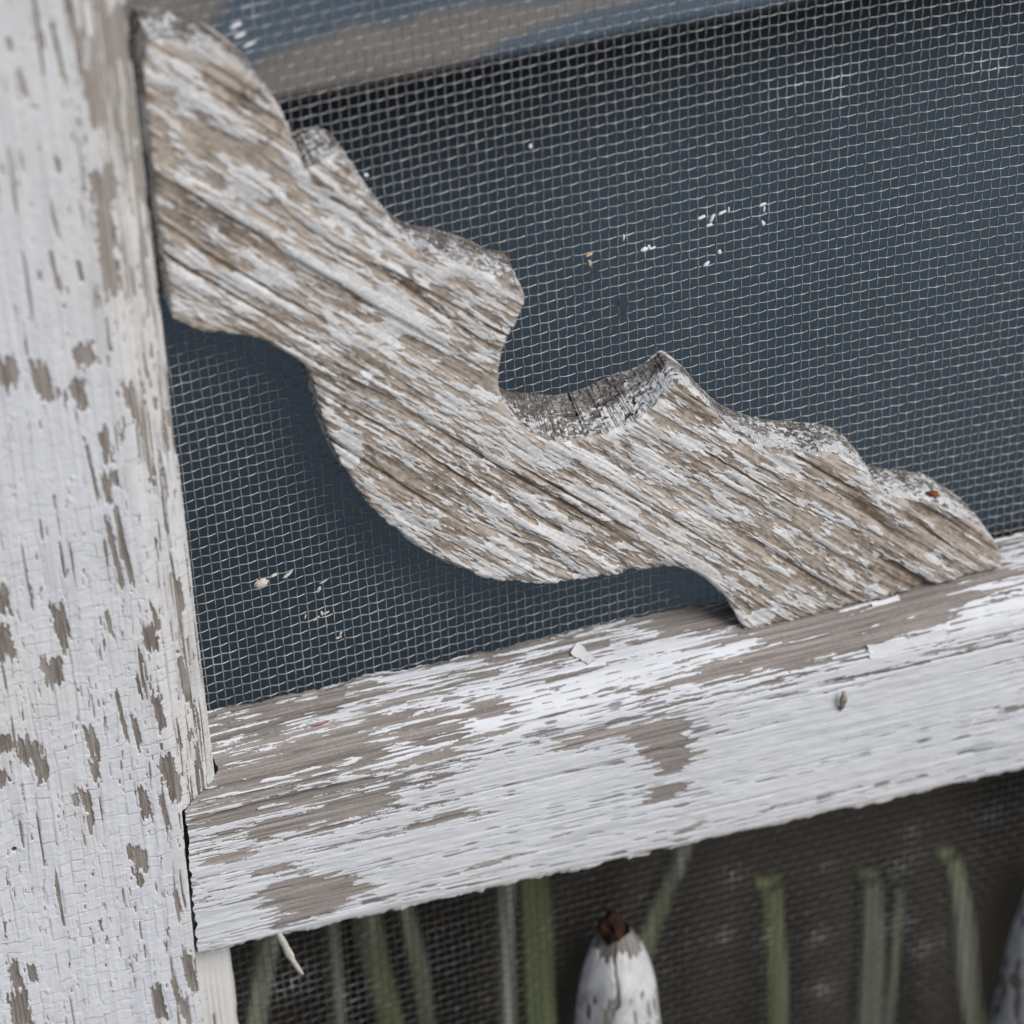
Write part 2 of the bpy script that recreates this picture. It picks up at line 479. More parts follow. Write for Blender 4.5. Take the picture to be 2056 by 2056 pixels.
    for (u, vv, w, h) in ((1700, 1500, 600, 150), (900, 1690, 460, 60), (1000, 1560, 330, 60), (450, 1850, 130, 70), (1800, 1420, 500, 120), (1120, 1590, 220, 70)):
        blob(u, vv, w, h, -16, .75)
    blob(1640, 1400, 300, 46, -14.3, bare * .9); blob(1480, 1430, 260, 40, -14.3, bare * .8)
    blob(1650, 1330, 330, 60, -11.5, bare * .55); blob(1900, 1250, 340, 90, -10, bare * .6)
    blob(1400, 1215, 260, 90, -4, bare * .85); blob(1860, 1190, 380, 70, -7, bare * .7)
    blob(1010, 1265, 420, 26, -.5, bare * .8); blob(520, 1395, 180, 22, -1, bare * .6)
    blob(1030, 1340, 330, 40, -7, bare * .35); blob(800, 1450, 500, 60, -13, bare * .35); blob(620, 1520, 300, 60, -14, bare * .35)
    blob(850, 1330, 420, 60, -5, .3); blob(1180, 1390, 500, 60, -12, .3); blob(1140, 1460, 240, 36, -14.6, .8); blob(1960, 1345, 300, 50, -15, .7)
    blob(520, 1480, 300, 60, -12.5, bare * .25); blob(2000, 1420, 200, 40, -16, bare * .35); blob(1700, 1560, 240, 12, -16, bare * .5); blob(880, 1640, 160, 20, -16, bare * .5); blob(1010, 1720, 200, 16, -16, bare * .5)
    blob(1830, 1325, 330, 80, -12.5, bare * .75); blob(1580, 1320, 300, 60, -10.5, bare * .5); blob(1240, 1300, 300, 44, -6, bare * .35)
    pm = sst(p, -.10, .10)
    # --- relief
    wood_f = .5 * vn(v * 4.3, X * .09, 141) + .35 * vn(v * 9, X * .22, 142) + .4 * mid
    h = .05 * mid + .045 * fine * (.6 + .6 * ledge) + .02 * vfine + pm * .17 + .035 * vn(X * .5, v * 1.1, 143) * pm
    h += (1 - pm) * .03 * wood_f
    chk = sst(vn(v * 2.0, X * .022, 145) + .25 * vn(v * 6, X * .3, 146), .72, .95)           # open checks
    h -= .35 * chk
    blk = sst(vn(v * 3.4, X * .28, 147) + .45 * vn(v * .3, X * .05, 148) + .35 * np.exp(-((X - 17) / 16) ** 2), .70, .92) * sst(S, 16, 22)       # lifted paint along the grain
    h -= .20 * blk * pm
    nfade = 1.0
    h = h * nfade
    h += .25 * (vn(X * .9, 3.0, 149) * .5 + vn(X * .25, 7.0, 150) + vn(X * 3, 7.0, 151) * .35) * np.exp(-((Yb + .7) / .9) ** 2) * (Zp > -1.2)        # ragged back arris
    h += (.34 * (vn(X * .7, 9.0, 152) + .35 * vn(X * 1.9, 5.0, 153)) + .22 * sst(vn(X * .22, 4., 154), .3, .5) * (.6 + .6 * vn(X * 1.1, 2., 155))) * np.exp(-((Zp + 37.0) / .7) ** 2)                                           # ragged lower arris
    Yo = Yb + ny[None, :] * h
    Zo = Zb + nz[None, :] * h
    wood = .50 + .42 * wood_f - .5 * chk - .12 * ledge
    low = sst(Zp, -34.5, -36.5)
    warm = np.clip(.06 + .16 * vn(X * .05, v * .1, 161) + .5 * low, 0, 1)
    p = p - .35 * low
    grime_shade = np.clip(.10 * sst(-fine, .15, .8) + .62 * blk + .45 * chk + .06 * fbm(X * .2, v * .3, 163, 3) + .05, 0, .75)
    co = np.stack([X, Yo, Zo], -1).reshape(-1, 3)
    f = grid_faces(*X.shape, flip=False)
    me = raw_mesh('rail', co, f, dict(paint=p - .9 * chk, wood=wood, warm=warm, grime_shade=grime_shade))
    return add('rail', me, M_RAIL, door)
rail = build_rail()

# --- scroll bracket ----------------------------------------------------------------------------
YB, TB = -9.5, 9.0
OUT = [(300, 80), (350, 86), (387, 93), (432, 107), (473, 130), (515, 166), (545, 203), (565, 235), (580, 265), (592, 296), (604, 325), (614, 343),
       (628, 334), (650, 325), (672, 323), (695, 331), (712, 350), (735, 385), (757, 420), (785, 455), (812, 487), (845, 513), (890, 526), (943, 537),
       (985, 552), (1023, 570), (1046, 584), (1055, 603), (1042, 640), (1022, 672), (1009, 708), (1003, 745), (1004, 783), (1014, 815), (1035, 845),
       (1062, 868), (1100, 884), (1145, 887), (1190, 880), (1230, 868), (1270, 848), (1306, 824), (1335, 796), (1362, 772), (1372, 770), (1389, 782), (1416, 806),
       (1437, 832), (1469, 864), (1501, 885), (1543, 901), (1586, 910), (1639, 913), (1687, 918), (1719, 929), (1744, 950), (1762, 980), (1780, 1003),
       (1801, 1004), (1843, 1011), (1897, 1020), (1939, 1042), (1975, 1068), (2003, 1098), (2014, 1119), (2011, 1142), (1780, 1199), (1559, 1256), (1497, 1268),
       (1479, 1236), (1458, 1203), (1426, 1171), (1394, 1150), (1346, 1141), (1277, 1149), (1203, 1160), (1128, 1171), (1064, 1171), (990, 1165), (936, 1149),
       (883, 1128), (830, 1096), (777, 1048), (734, 1006), (708, 963), (681, 921), (660, 873), (644, 819), (633, 777), (622, 748), (601, 724), (564, 702),
       (511, 681), (458, 670), (426, 670), (383, 655), (349, 640), (334, 530), (319, 426), (301, 266), (289, 150)]
SHARP = {(300, 80), (614, 343), (1055, 603), (1362, 772), (1372, 770), (1780, 1003), (2011, 1142), (1497, 1268), (349, 640)}
def bracket_outline():
    P = np.array([P2(q, YB) for q in OUT])
    n = len(P)
    dens = []
    for i in range(n):                                   # closed Catmull-Rom, corners kept
        p0, p1, p2, p3 = P[i - 1], P[i], P[(i + 1) % n], P[(i + 2) % n]
        if OUT[i] in SHARP: p0 = p1 - (p2 - p1)
        if OUT[(i + 1) % n] in SHARP: p3 = p2 + (p2 - p1)
        k = max(3, int(np.linalg.norm(p2 - p1) / .1))
        t = np.linspace(0, 1, k, endpoint=False)[:, None]
        dens.append(.5 * (2 * p1 + (p2 - p0) * t + (2 * p0 - 5 * p1 + 4 * p2 - p3) * t ** 2 + (-p0 + 3 * p1 - 3 * p2 + p3) * t ** 3))
    Q = np.concatenate(dens)
    Q, s = resample(np.concatenate([Q, Q[:1]]), .12)
    Q = Q[:-1]
    tan = np.roll(Q, -3, 0) - np.roll(Q, 3, 0)
    nrm = np.stack([-tan[:, 1], tan[:, 0]], -1)
    nrm /= np.linalg.norm(nrm, axis=1)[:, None] + 1e-9     # list runs clockwise seen from the front: this points out
    # ragged fibres, more along the lower edge where the grain is cut across
    down = np.clip(-(nrm[:, 0] * .3 + nrm[:, 1]), 0, 1)
    gx = (Q[:, 0] + Q[:, 1]) * .7071
    amp = .05 + .10 * down
    Q = Q + nrm * (amp * (vn(gx * 2.2, Q[:, 0] * .1, 201) + .6 * vn(gx * 5, Q[:, 0] * .2, 202)))[:, None]
    return Q, nrm
def build_bracket():
    Q, Nq = bracket_outline()
    g = .13
    x0, x1 = Q[:, 0].min() - 1, Q[:, 0].max() + 1
    z0, z1 = Q[:, 1].min() - 1, Q[:, 1].max() + 1
    xs, zs = np.arange(x0, x1, g), np.arange(z0, z1, g)
    A, B = Q, np.roll(Q, -1, 0)
    inside = np.zeros((len(xs), len(zs)), bool)
    for j, z in enumerate(zs):
        c = (A[:, 1] <= z) != (B[:, 1] <= z)
        xc = np.sort(A[c, 0] + (z - A[c, 1]) / (B[c, 1] - A[c, 1]) * (B[c, 0] - A[c, 0]))
        inside[:, j] = np.searchsorted(xc, xs) % 2 == 1
    cell = inside[:-1, :-1] & inside[1:, :-1] & inside[1:, 1:] & inside[:-1, 1:]
    idx = np.arange(inside.size).reshape(inside.shape)
    q = np.stack([idx[:-1, :-1], idx[1:, :-1], idx[1:, 1:], idx[:-1, 1:]], -1)[cell]
    used, inv = np.unique(q.ravel(), return_inverse=True)
    q = inv.reshape(-1, 4)
    XX, ZZ = np.meshgrid(xs, zs, indexing='ij')
    x, z = XX.ravel()[used], ZZ.ravel()[used]
    # border loop
    e = np.concatenate([q[:, [0, 1]], q[:, [1, 2]], q[:, [2, 3]], q[:, [3, 0]]])
    key = np.minimum(e[:, 0], e[:, 1]) * len(x) + np.maximum(e[:, 0], e[:, 1])
    uk, fi, ct = np.unique(key, return_index=True, return_counts=True)
    be = e[fi[ct == 1]]
    nxt = {}
    for a, b in be: nxt.setdefault(int(a), []).append(int(b))
    start = int(be[0, 0]); loop = [start]; cur = nxt[start].pop()
    while cur != start:
        loop.append(cur)
        cur = nxt[cur].pop()
    loop = np.array(loop)
    bp = np.stack([x[loop], z[loop]], -1)
    near = np.empty(len(loop), int)
    for i in range(0, len(loop), 400):
        d = ((bp[i:i + 400, None, :] - Q[None]) ** 2).sum(-1)
        near[i:i + 400] = d.argmin(1)
    x[loop], z[loop] = Q[near, 0], Q[near, 1]
    ln = Nq[near]
    k = np.ones(9) / 9
    ln = np.stack([np.convolve(np.pad(ln[:, i], 4, mode='wrap'), k, 'valid') for i in (0, 1)], -1)
    # distance to the outline, for the worn arris
    Qd = Q[::3]
    dist = np.empty(len(x))
    for i in range(0, len(x), 4000):
        dd = (x[i:i + 4000, None] - Qd[None, :, 0]) ** 2 + (z[i:i + 4000, None] - Qd[None, :, 1]) ** 2
        dist[i:i + 4000] = np.sqrt(dd.min(1))
    # grain: 45 degrees down to the right, swerving a little
    gl, t = (x - z) * .7071, (x + z) * .7071
    def fields(gl, t):
        tw = t + .9 * vn(gl * .02, t * .05, 211) + .25 * vn(gl * .09, t * .2, 212)
        r1 = vn(tw * .58, gl * .014, 213)
        r2 = vn(tw * 1.45, gl * .035, 214)
        r3 = vn(tw * 3.6, gl * .20, 215)
        r4 = vn(tw * 8, gl * .30, 216)
        row = np.floor((tw + 300) / .26)
        jag = hsh(row, 1, 221) * .6 + hsh(np.floor((tw + 300) / .6), 3, 222) * .9
        gj = gl + jag
        return tw, r1, r2, r3, r4, gj
    tw, r1, r2, r3, r4, gj = fields(gl, t)
    r5 = vn(tw * 6.3, gj * .55, 245) + .6 * vn(tw * 3.3, gj * 1.3, 246)
    h = .36 * r1 + .11 * r2 + .05 * r3 + .02 * r4 + .02 * r5 + .05 * vn(x * 1.2, z * 1.2, 248)
    gro = sst(np.abs(vn(tw * .30 + 9, gl * .010, 217)), .16, .0) * sst(vn(gl * .045, tw * .3, 218), -.3, .3)   # deep open grooves
    gro = np.maximum(gro, .45 * sst(np.abs(vn(tw * .47 + 3, gl * .016, 219)), .10, .0) * sst(vn(gl * .07, tw * .4, 220), .0, .4))
    h -= .38 * gro
    big = fbm(x * .07, z * .07, 231, 3)
    bias = -.06 + np.interp(x, [-55, 20, 45, 82], [.05, .02, -.02, -.28])
    p = bias + .26 * big + .26 * vn(tw * .7, gj * .09, 232) + .52 * vn(tw * 1.1, gj * .22, 233) + .44 * vn(tw * 2.3, gj * .46, 234) + .30 * vn(tw * 4.6, gj * 1.0, 247) + .20 * r1 + .12 * r2 + .22 * r5 - .8 * gro
    for (u, v, w, hgt, amt) in ((395, 190, 70, 50, 1.0), (470, 165, 120, 70, -1.0), (560, 245, 60, 70, -.9), (560, 290, 120, 40, -.6), (690, 905, 70, 90, 1.3), (785, 660, 110, 40, 1.0),
                                (860, 540, 150, 60, .5), (1530, 1240, 70, 40, 1.4), (1250, 1030, 120, 30, .6), (640, 1020, 120, 80, .5), (1000, 1150, 160, 30, .6), (1850, 1080, 200, 80, -.5),
                                (700, 730, 200, 50, -.25), (540, 560, 200, 60, .3), (1540, 950, 160, 60, .35)):
        cx, cz = P2((u, v), YB)
        p = p + amt * sst(((x - cx) / (w / 25)) ** 2 + ((z - cz) / (hgt / 21)) ** 2 + .5 * vn(x * .6, z * .6, 235), 1.3, .5)
    pm = sst(p, -.1, .1)
    h += .15 * pm + .03 * vn(x * 2.4, z * 2.4, 236) * pm
    h -= .55 * np.exp(-(dist / .45)) * (1 + .5 * vn(x * .8, z * .8, 237))
    p = p - .35 * np.exp(-(dist / .5)) * vn(x * .5, z * .5, 238)
    wood = .72 + .18 * r2 + .20 * r3 + .16 * r4 - .34 * gro - .18 * sst(-r1, .1, .8) + .24 * r5 + .14 * vn(x * 1.3, z * 1.3, 243) + .18 * vn(gl * .06, t * .12, 239)
    for (u, v, w, hgt) in ((500, 200, 60, 70), (545, 270, 90, 30), (640, 330, 90, 40), (545, 400, 60, 26)):            # blackened spots
        cx, cz = P2((u, v), YB)
        wood = wood - .55 * np.exp(-((x - cx) / (w / 25)) ** 2 - ((z - cz) / (hgt / 21)) ** 2) * (.6 + .6 * vn(x * 2, z * 2, 240))
    warm = np.clip(.30 + .3 * big, 0, 1)
    grime_shade = np.clip(.10 + .12 * sst(-r3, 0, .8) + .14 * vn(tw * 1.6, gj * .2, 241) + .10 * vn(x * 2.2, z * 2.2, 244), 0, .6)
    front = np.stack([x, YB - h, z], -1)
    # --- sawn edge
    nr = 64
    m = len(loop)
    dep = np.linspace(0, 1, nr + 1)[1:]
    ux, uz = x[loop], z[loop]
    per = np.concatenate([[0], np.cumsum(np.hypot(np.diff(ux), np.diff(uz)))])
    Lp, Dp = np.meshgrid(per, dep * TB, indexing='ij')
    nxx, nzz = ln[:, 0][:, None], ln[:, 1][:, None]
    endg = np.abs(nxx * .7071 - nzz * .7071)                 # 1 where the saw cut across the grain
    pit = fbm(Lp * .55, Dp * .9, 251, 4)
    sw = vn(Lp * 2.2, Dp * .5, 252)
    holes = sst(vn(Lp * .42, Dp * 1.5, 253) + .35 * vn(Lp * 1.4, Dp * 3.0, 254), .68, .95) * (.3 + .7 * endg)
    tt = (ux[:, None] + uz[:, None]) * .7071
    lam = vn(tt * 2.4 + 0 * Dp, Dp * .12, 255)
    he = .22 * pit + .12 * sw * endg - .8 * holes + .18 * lam * (1 - endg) + .06 * vn(Lp * 5, Dp * 5, 256)
    fade = sst(dep, 0, .12)[None, :]
    he = he * fade
    wob = .35 * fade * vn(Lp * .1, Dp * .25, 257)
    n0, n1 = P2((1030, 850), YB)[0], P2((1340, 790), YB)[0]
    wob = wob + (2.4 * sst(ux, n0 - 1, n0 + 5) * sst(ux, n1 + 1, n1 - 6) * sst(nzz[:, 0], .2, .6) * sst(uz, 6, 9))[:, None] * dep[None] ** 1.2
    hx = ux[:, None] + nxx * (he + wob)
    hz = uz[:, None] + nzz * (he + wob)
    hy = np.broadcast_to(front[loop, 1][:, None] * (1 - dep)[None] + (YB + TB) * dep[None], hx.shape)
    pe = .06 + .75 * fbm(Lp * .22, Dp * .4, 261, 3) + .75 * vn(Lp * 1.6, Dp * 2.6, 262) + .4 * vn(Lp * 4.5, Dp * 5, 263) - 1.6 * holes - .95 * sst(dep[None] + .28 * fbm(Lp * .25, Dp * .25, 265, 3) + .12 * vn(Lp * 1.2, Dp * 1.5, 266), .25, .95)
    pe = pe + .45 * sst(ux, P2((1440, 850), -5)[0], P2((1520, 850), -5)[0])[:, None] + .25 * sst(ux, -20, -45)[:, None]
    pe = pe + .5 * np.exp(-((ux[:, None] - P2((1250, 800), -5)[0]) / 6) ** 2) * (dep[None] < .6)
    we = .34 + .35 * pit + .25 * vn(Lp * 3, Dp * 4, 264) - .8 * holes - .12 * sst(dep, .5, 1)[None]
    ge = np.clip(.16 + .1 * sw, 0, .5)
    wa = np.full(hx.shape, .10)
    gy = np.broadcast_to(.25 + .75 * sst(dep, .02, .2)[None] * (.55 + .45 * endg), hx.shape) * .9
    edge = np.stack([hx, hy, hz], -1).reshape(-1, 3)
    nf = len(front)
    back = np.stack([x, np.full(nf, YB + TB - .01), z], -1)
    co = np.concatenate([front, edge, back])
    ring = np.concatenate([loop[:, None], nf + np.arange(m * nr).reshape(m, nr)], 1)
    r0, rn = ring, np.roll(ring, -1, 0)
    sq = np.stack([r0[:, :-1], r0[:, 1:], rn[:, 1:], rn[:, :-1]], -1).reshape(-1, 4)
    cat = lambda a, b: np.concatenate([a, np.broadcast_to(b, hx.shape).ravel(), a])
    me = raw_mesh('bracket', co, np.concatenate([q, sq, q[:, ::-1] + nf + m * nr]), dict(paint=cat(p, pe), wood=cat(wood, we), warm=cat(warm, wa), grime_shade=cat(grime_shade, ge), grey=cat(np.clip(.25 * np.exp(-dist / .8), 0, 1), gy)))
    o = add('scroll_bracket', me, M_BRACKET, door)
    return o
bracket = build_bracket()

# --- insect screens ------------------------------------------------------------------------------
PX, PZ = 25.4 / 18, 25.4 / 14
RW = .094
PALE = [(1560, 190, 30, .9), (1600, 170, 26, .7), (1680, 160, 26, 1.0), (1690, 190, 14, .9), (1720, 130, 18, .5), (1980, 120, 40, .8), (1930, 110, 22, .8), (2000, 140, 16, .9),
        (355, 760, 26, 1.0), (500, 20, 25, .8), (470, 60, 14, .9), (640, 1240, 40, .6), (610, 1330, 40, .4), (760, 1220, 50, .35), (1260, 475, 18, .5), (1420, 430, 30, .5),
        (1530, 430, 22, .5), (1300, 500, 26, .6), (1420, 520, 30, .4), (1090, 640, 50, .2), (1110, 690, 40, .2), (430, 1320, 40, .5), (1650, 1990, 30, .8), (1640, 1880, 24, .6),
        (1830, 1665, 26, .8), (1810, 1730, 40, .6), (1470, 1760, 30, .6), (1800, 1850, 40, .5), (1860, 1900, 40, .5), (1540, 1880, 26, .5), (600, 1960, 40, .6), (700, 2000, 50, .4),
        (560, 1985, 40, .5), (1990, 1640, 26, .6), (1455, 1880, 26, .5), (1660, 1740, 20, .5)]
RUSTY = [(1195, 545, 8), (1195, 630, 6), (1252, 613, 9), (1252, 634, 8), (1243, 610, 7)]
def bow(x): return -.00035 * (np.clip(x, -60, 110) - 15) ** 2
def build_screen(name, xa, xb, za, zb, seg, seed, mat):
    rng = np.random.RandomState(seed)
    cols = np.arange(math.ceil(xa / PX), math.floor(xb / PX) + 1)
    rows = np.arange(math.ceil(za / PZ), math.floor(zb / PZ) + 1)
    vs, fs, at_p, at_r = [], [], [], []
    base = 0
    ns = 5
    ang = np.arange(ns) / ns * 2 * np.pi + .3
    pal = [(*P2((u, v), 0), r / 12.5, a) for u, v, r, a in PALE]
    rus = [(*P2((u, v), 0), r / 12.5) for u, v, r in RUSTY]
    def pale_at(x, z):
        w = .0
        for cx, cz, r, a in pal:
            w = w + a * np.exp(-((x - cx) ** 2 + (z - cz) ** 2) / r ** 2)
        ru = 0
        for cx, cz, r in rus:
            ru = ru + 1.3 * np.exp(-((x - cx) ** 2 + (z - cz) ** 2) / r ** 2)
        # dust caught in streaks, wire by wire
        w = .62 * w * (.35 + .9 * np.clip(vn(x * .9, z * .9, seed + 5) + .35, 0, 1))
        w = w + .12 * sst(vn(x * .35, z * .35, seed + 6), .45, .9) * (vn(x * 3, z * 3, seed + 7) > 0)
        return np.clip(w, 0, .75), np.clip(ru, 0, 1)
    def tube(C, Nn, Bn, rad, x, z):
        nonlocal base
        n = len(C)
        ring = C[:, None, :] + rad[:, None, None] * (np.cos(ang)[None, :, None] * Nn[:, None, :] + np.sin(ang)[None, :, None] * Bn[:, None, :])
        vs.append(ring.reshape(-1, 3))
        i = base + np.arange(n * ns).reshape(n, ns)
        j = np.roll(i, -1, 1)
        fs.append(np.stack([i[:-1], j[:-1], j[1:], i[1:]], -1).reshape(-1, 4))
        a, b = pale_at(x, z)
        at_p.append(np.repeat(a, ns)); at_r.append(np.repeat(b, ns))
        base += n * ns
    amp = .125
    wavx = lambda x, z: .15 * vn(x * .11, z * .04, seed + 1) + .05 * vn(x * .7, z * .05, seed + 2)
    wavz = lambda x, z: .17 * vn(x * .04, z * .11, seed + 3) + .06 * vn(x * .05, z * .7, seed + 4)
    wavy = lambda x, z: .35 * vn(x * .03, z * .03, seed + 8)
    for c in cols:                                            # upright wires
        z = np.arange(za, zb + 1e-6, PZ / seg)
        x = np.full_like(z, c * PX)
        ph = np.pi * (z - bow(x)) / PZ + np.pi * c
        y = amp * np.cos(ph) + wavy(x, z)
        xx = x + wavx(x, z) + .022 * vn(x * 3, z * .8, seed + 11)
        dy = -amp * np.sin(ph) * np.pi / PZ
        l = np.sqrt(1 + dy ** 2)
        Nn = np.stack([np.ones_like(z), 0 * z, 0 * z], -1)
        Bn = np.stack([0 * z, 1 / l, -dy / l], -1)
        rr = RW * (1 + .5 * pale_at(xx, z)[0])
        tube(np.stack([xx, y, z], -1), Nn, Bn, rr, xx, z)
    for r in rows:                                            # level wires, woven the other way
        x = np.arange(xa, xb + 1e-6, PX / seg)
        z0 = np.full_like(x, r * PZ)
        ph = np.pi * x / PX + np.pi * r
        y = -amp * np.cos(ph) + wavy(x, z0)
        z = z0 + bow(x) + wavz(x, z0) + .022 * vn(x * .8, z0 * 3, seed + 12)
        dy = amp * np.sin(ph) * np.pi / PX
        l = np.sqrt(1 + dy ** 2)
        Nn = np.stack([0 * x, 0 * x, np.ones_like(x)], -1)
        Bn = np.stack([dy / l, -1 / l, 0 * x], -1)
        rr = RW * (1 + .5 * pale_at(x, z)[0])
        tube(np.stack([x, y, z], -1), Nn, Bn, rr, x, z)
    me = raw_mesh(name, np.concatenate(vs), np.concatenate(fs), dict(pale=np.concatenate(at_p), rust=np.concatenate(at_r)))
    return add(name, me, mat, door)
scr_up = build_screen('insect_screen', -57, 166, -36, 188, 6, 301, M_WIRE)
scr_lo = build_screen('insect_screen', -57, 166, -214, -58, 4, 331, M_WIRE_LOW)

# ------------------------------------------------------------------ small lumps
def blob_mesh(name, c, r, seed, squash=(1, .6, 1), rough=.35, sub=3, rot=0.0):
    import bmesh
    bm = bmesh.new()
    bmesh.ops.create_icosphere(bm, subdivisions=sub, radius=1)
    co = np.array([v.co for v in bm.verts])
    f = np.array([v.index for v in bm.verts])
    nz = 1 + rough * (vn(co[:, 0] * 1.7 + seed, co[:, 2] * 1.7 + co[:, 1], seed) + .5 * vn(co[:, 0] * 4 + seed, co[:, 2] * 4 - co[:, 1] * 2, seed + 1))
    co = co * nz[:, None] * np.array(squash) * r
    cs, sn = math.cos(rot), math.sin(rot)
    co = np.stack([co[:, 0] * cs - co[:, 2] * sn, co[:, 1], co[:, 0] * sn + co[:, 2] * cs], -1) + np.array(c)
    for v, q in zip(bm.verts, co): v.co = (q[0] * MM, q[1] * MM, q[2] * MM + ZUP)
    for fc in bm.faces: fc.smooth = True
    me = bpy.data.meshes.new(name)
    bm.to_mesh(me); bm.free()
    return me
FLECKS = [(1294, 500, .55, (1, .5, .55), .2, M_FLAKE), (1303, 496, .4, (.5, .5, 1.1), .2, M_FLAKE), (1310, 498, .4, (1.3, .5, .35), .25, M_FLAKE), (1252, 477, .45, (.3, .4, 1.3), -.1, M_FLAKE),
          (1408, 437, .5, (1.2, .4, .4), .25, M_FLAKE), (1429, 439, .6, (.35, .4, 1.2), -.5, M_FLAKE), (1424, 452, .4, (1.1, .4, .5), .2, M_FLAKE), (1450, 427, .5, (1.2, .4, .35), .3, M_FLAKE), (1463, 422, .45, (.3, .4, 1.1), -.1, M_FLAKE),
          (1530, 411, .5, (1.2, .4, .4), .25, M_FLAKE), (1534, 420, .5, (.3, .4, 1.2), 0, M_FLAKE), (1532, 448, .5, (.5, .4, .9), .2, M_FLAKE),
          (1418, 530, .5, (1.1, .4, .5), .7, M_FLAKE), (1444, 506, .5, (.6, .4, .8), .2, M_FLAKE), (1183, 511, .45, (1.2, .4, .5), .25, M_TAN), (1184, 528, .5, (.45, .4, 1.1), 0, M_TAN),
          (525, 1171, .9, (1.1, .5, .8), .6, M_BEIGE), (550, 1155, .5, (1.4, .4, .4), .35, M_BEIGE), (577, 1154, .6, (1.5, .4, .35), .5, M_BEIGE), (640, 1184, .5, (.4, .4, 1.3), -.4, M_BEIGE), (648, 1168, .45, (1.3, .4, .35), .4, M_BEIGE),
          (634, 1242, .5, (1.2, .4, .4), .5, M_BEIGE), (646, 1232, .4, (.5, .4, 1), .1, M_BEIGE), (613, 1238, .35, (.4, .4, 1.2), -.2, M_BEIGE), (655, 1230, .4, (1.2, .4, .4), .3, M_BEIGE), (684, 1272, .45, (.4, .4, 1.2), -.3, M_BEIGE), (680, 1280, .4, (1.2, .4, .4), .2, M_BEIGE),
          (1065, 294, .3, (.8, .5, 1.2), 0, M_FLAKE), (735, 352, .3, (1, .5, 1), 0, M_FLAKE), (472, 52, .5, (1.7, .5, .5), .3, M_FLAKE), (481, 72, .5, (1.7, .5, .5), .3, M_FLAKE), (498, 90, .5, (1.7, .5, .45), .3, M_FLAKE)]
for i, (u, v, r, sq, rot, m) in enumerate(FLECKS):
    q = at(u, v, -.2)
    add('fleck', blob_mesh('fleck', (q[0], -.2, q[2]), r * 1.15, 400 + i * 3, sq, .3, 2, rot), m, scr_up)

# rusty nail sunk in the bracket's toe
q = at(1874, 991, -7.0)
add('nail', blob_mesh('nail', q, 1.1, 470, (1.1, .6, .34), .3, 3, -.35), M_RUST, bracket)

# --- stop moulding of the lower opening -------------------------------------------------------------
def build_stop():
    step = .16
    prof, s = resample(smooth_line([(-60.6, -10.2), (-55.4, -10.2), (-54.3, -9.8), (-53.9, -8.8), (-53.9, -1)], 1), step)
    z = np.arange(-214, -57, .3)
    Z, X = np.meshgrid(z, prof[:, 0], indexing='ij')
    Y = np.broadcast_to(prof[:, 1], Z.shape)
    S = np.broadcast_to(s, Z.shape)
    a = vn(S * 2.2, Z * .05, 501); b = vn(S * 1.2, Z * .6, 502)
    p = .62 + .5 * a + .35 * b + .45 * vn(S * 4, Z * .12, 503) + .25 * vn(S * 7, Z * .4, 506) - .9 * sst(Z, -66, -62) * (vn(S * 1.2, Z * .9, 504) > .1)
    h = .14 * a + .16 * sst(p, -.1, .1)
    nrm = np.interp(S, [0, 5.2, 6.8, 20], [0, 0, 1, 1])
    co = np.stack([X + nrm * h + .18 * nrm * vn(Z * .25, 3., 505), Y - h * (1 - nrm), Z], -1).reshape(-1, 3)
    me = raw_mesh('stop_moulding', co, grid_faces(*Z.shape, flip=True), dict(paint=p, wood=.5 + .4 * a, warm=np.full(Z.shape, .55), grime_shade=np.clip(.06 + .15 * sst(-a, .2, .8), 0, 1)))
    add('stop_moulding', me, M_STILE, door)
build_stop()

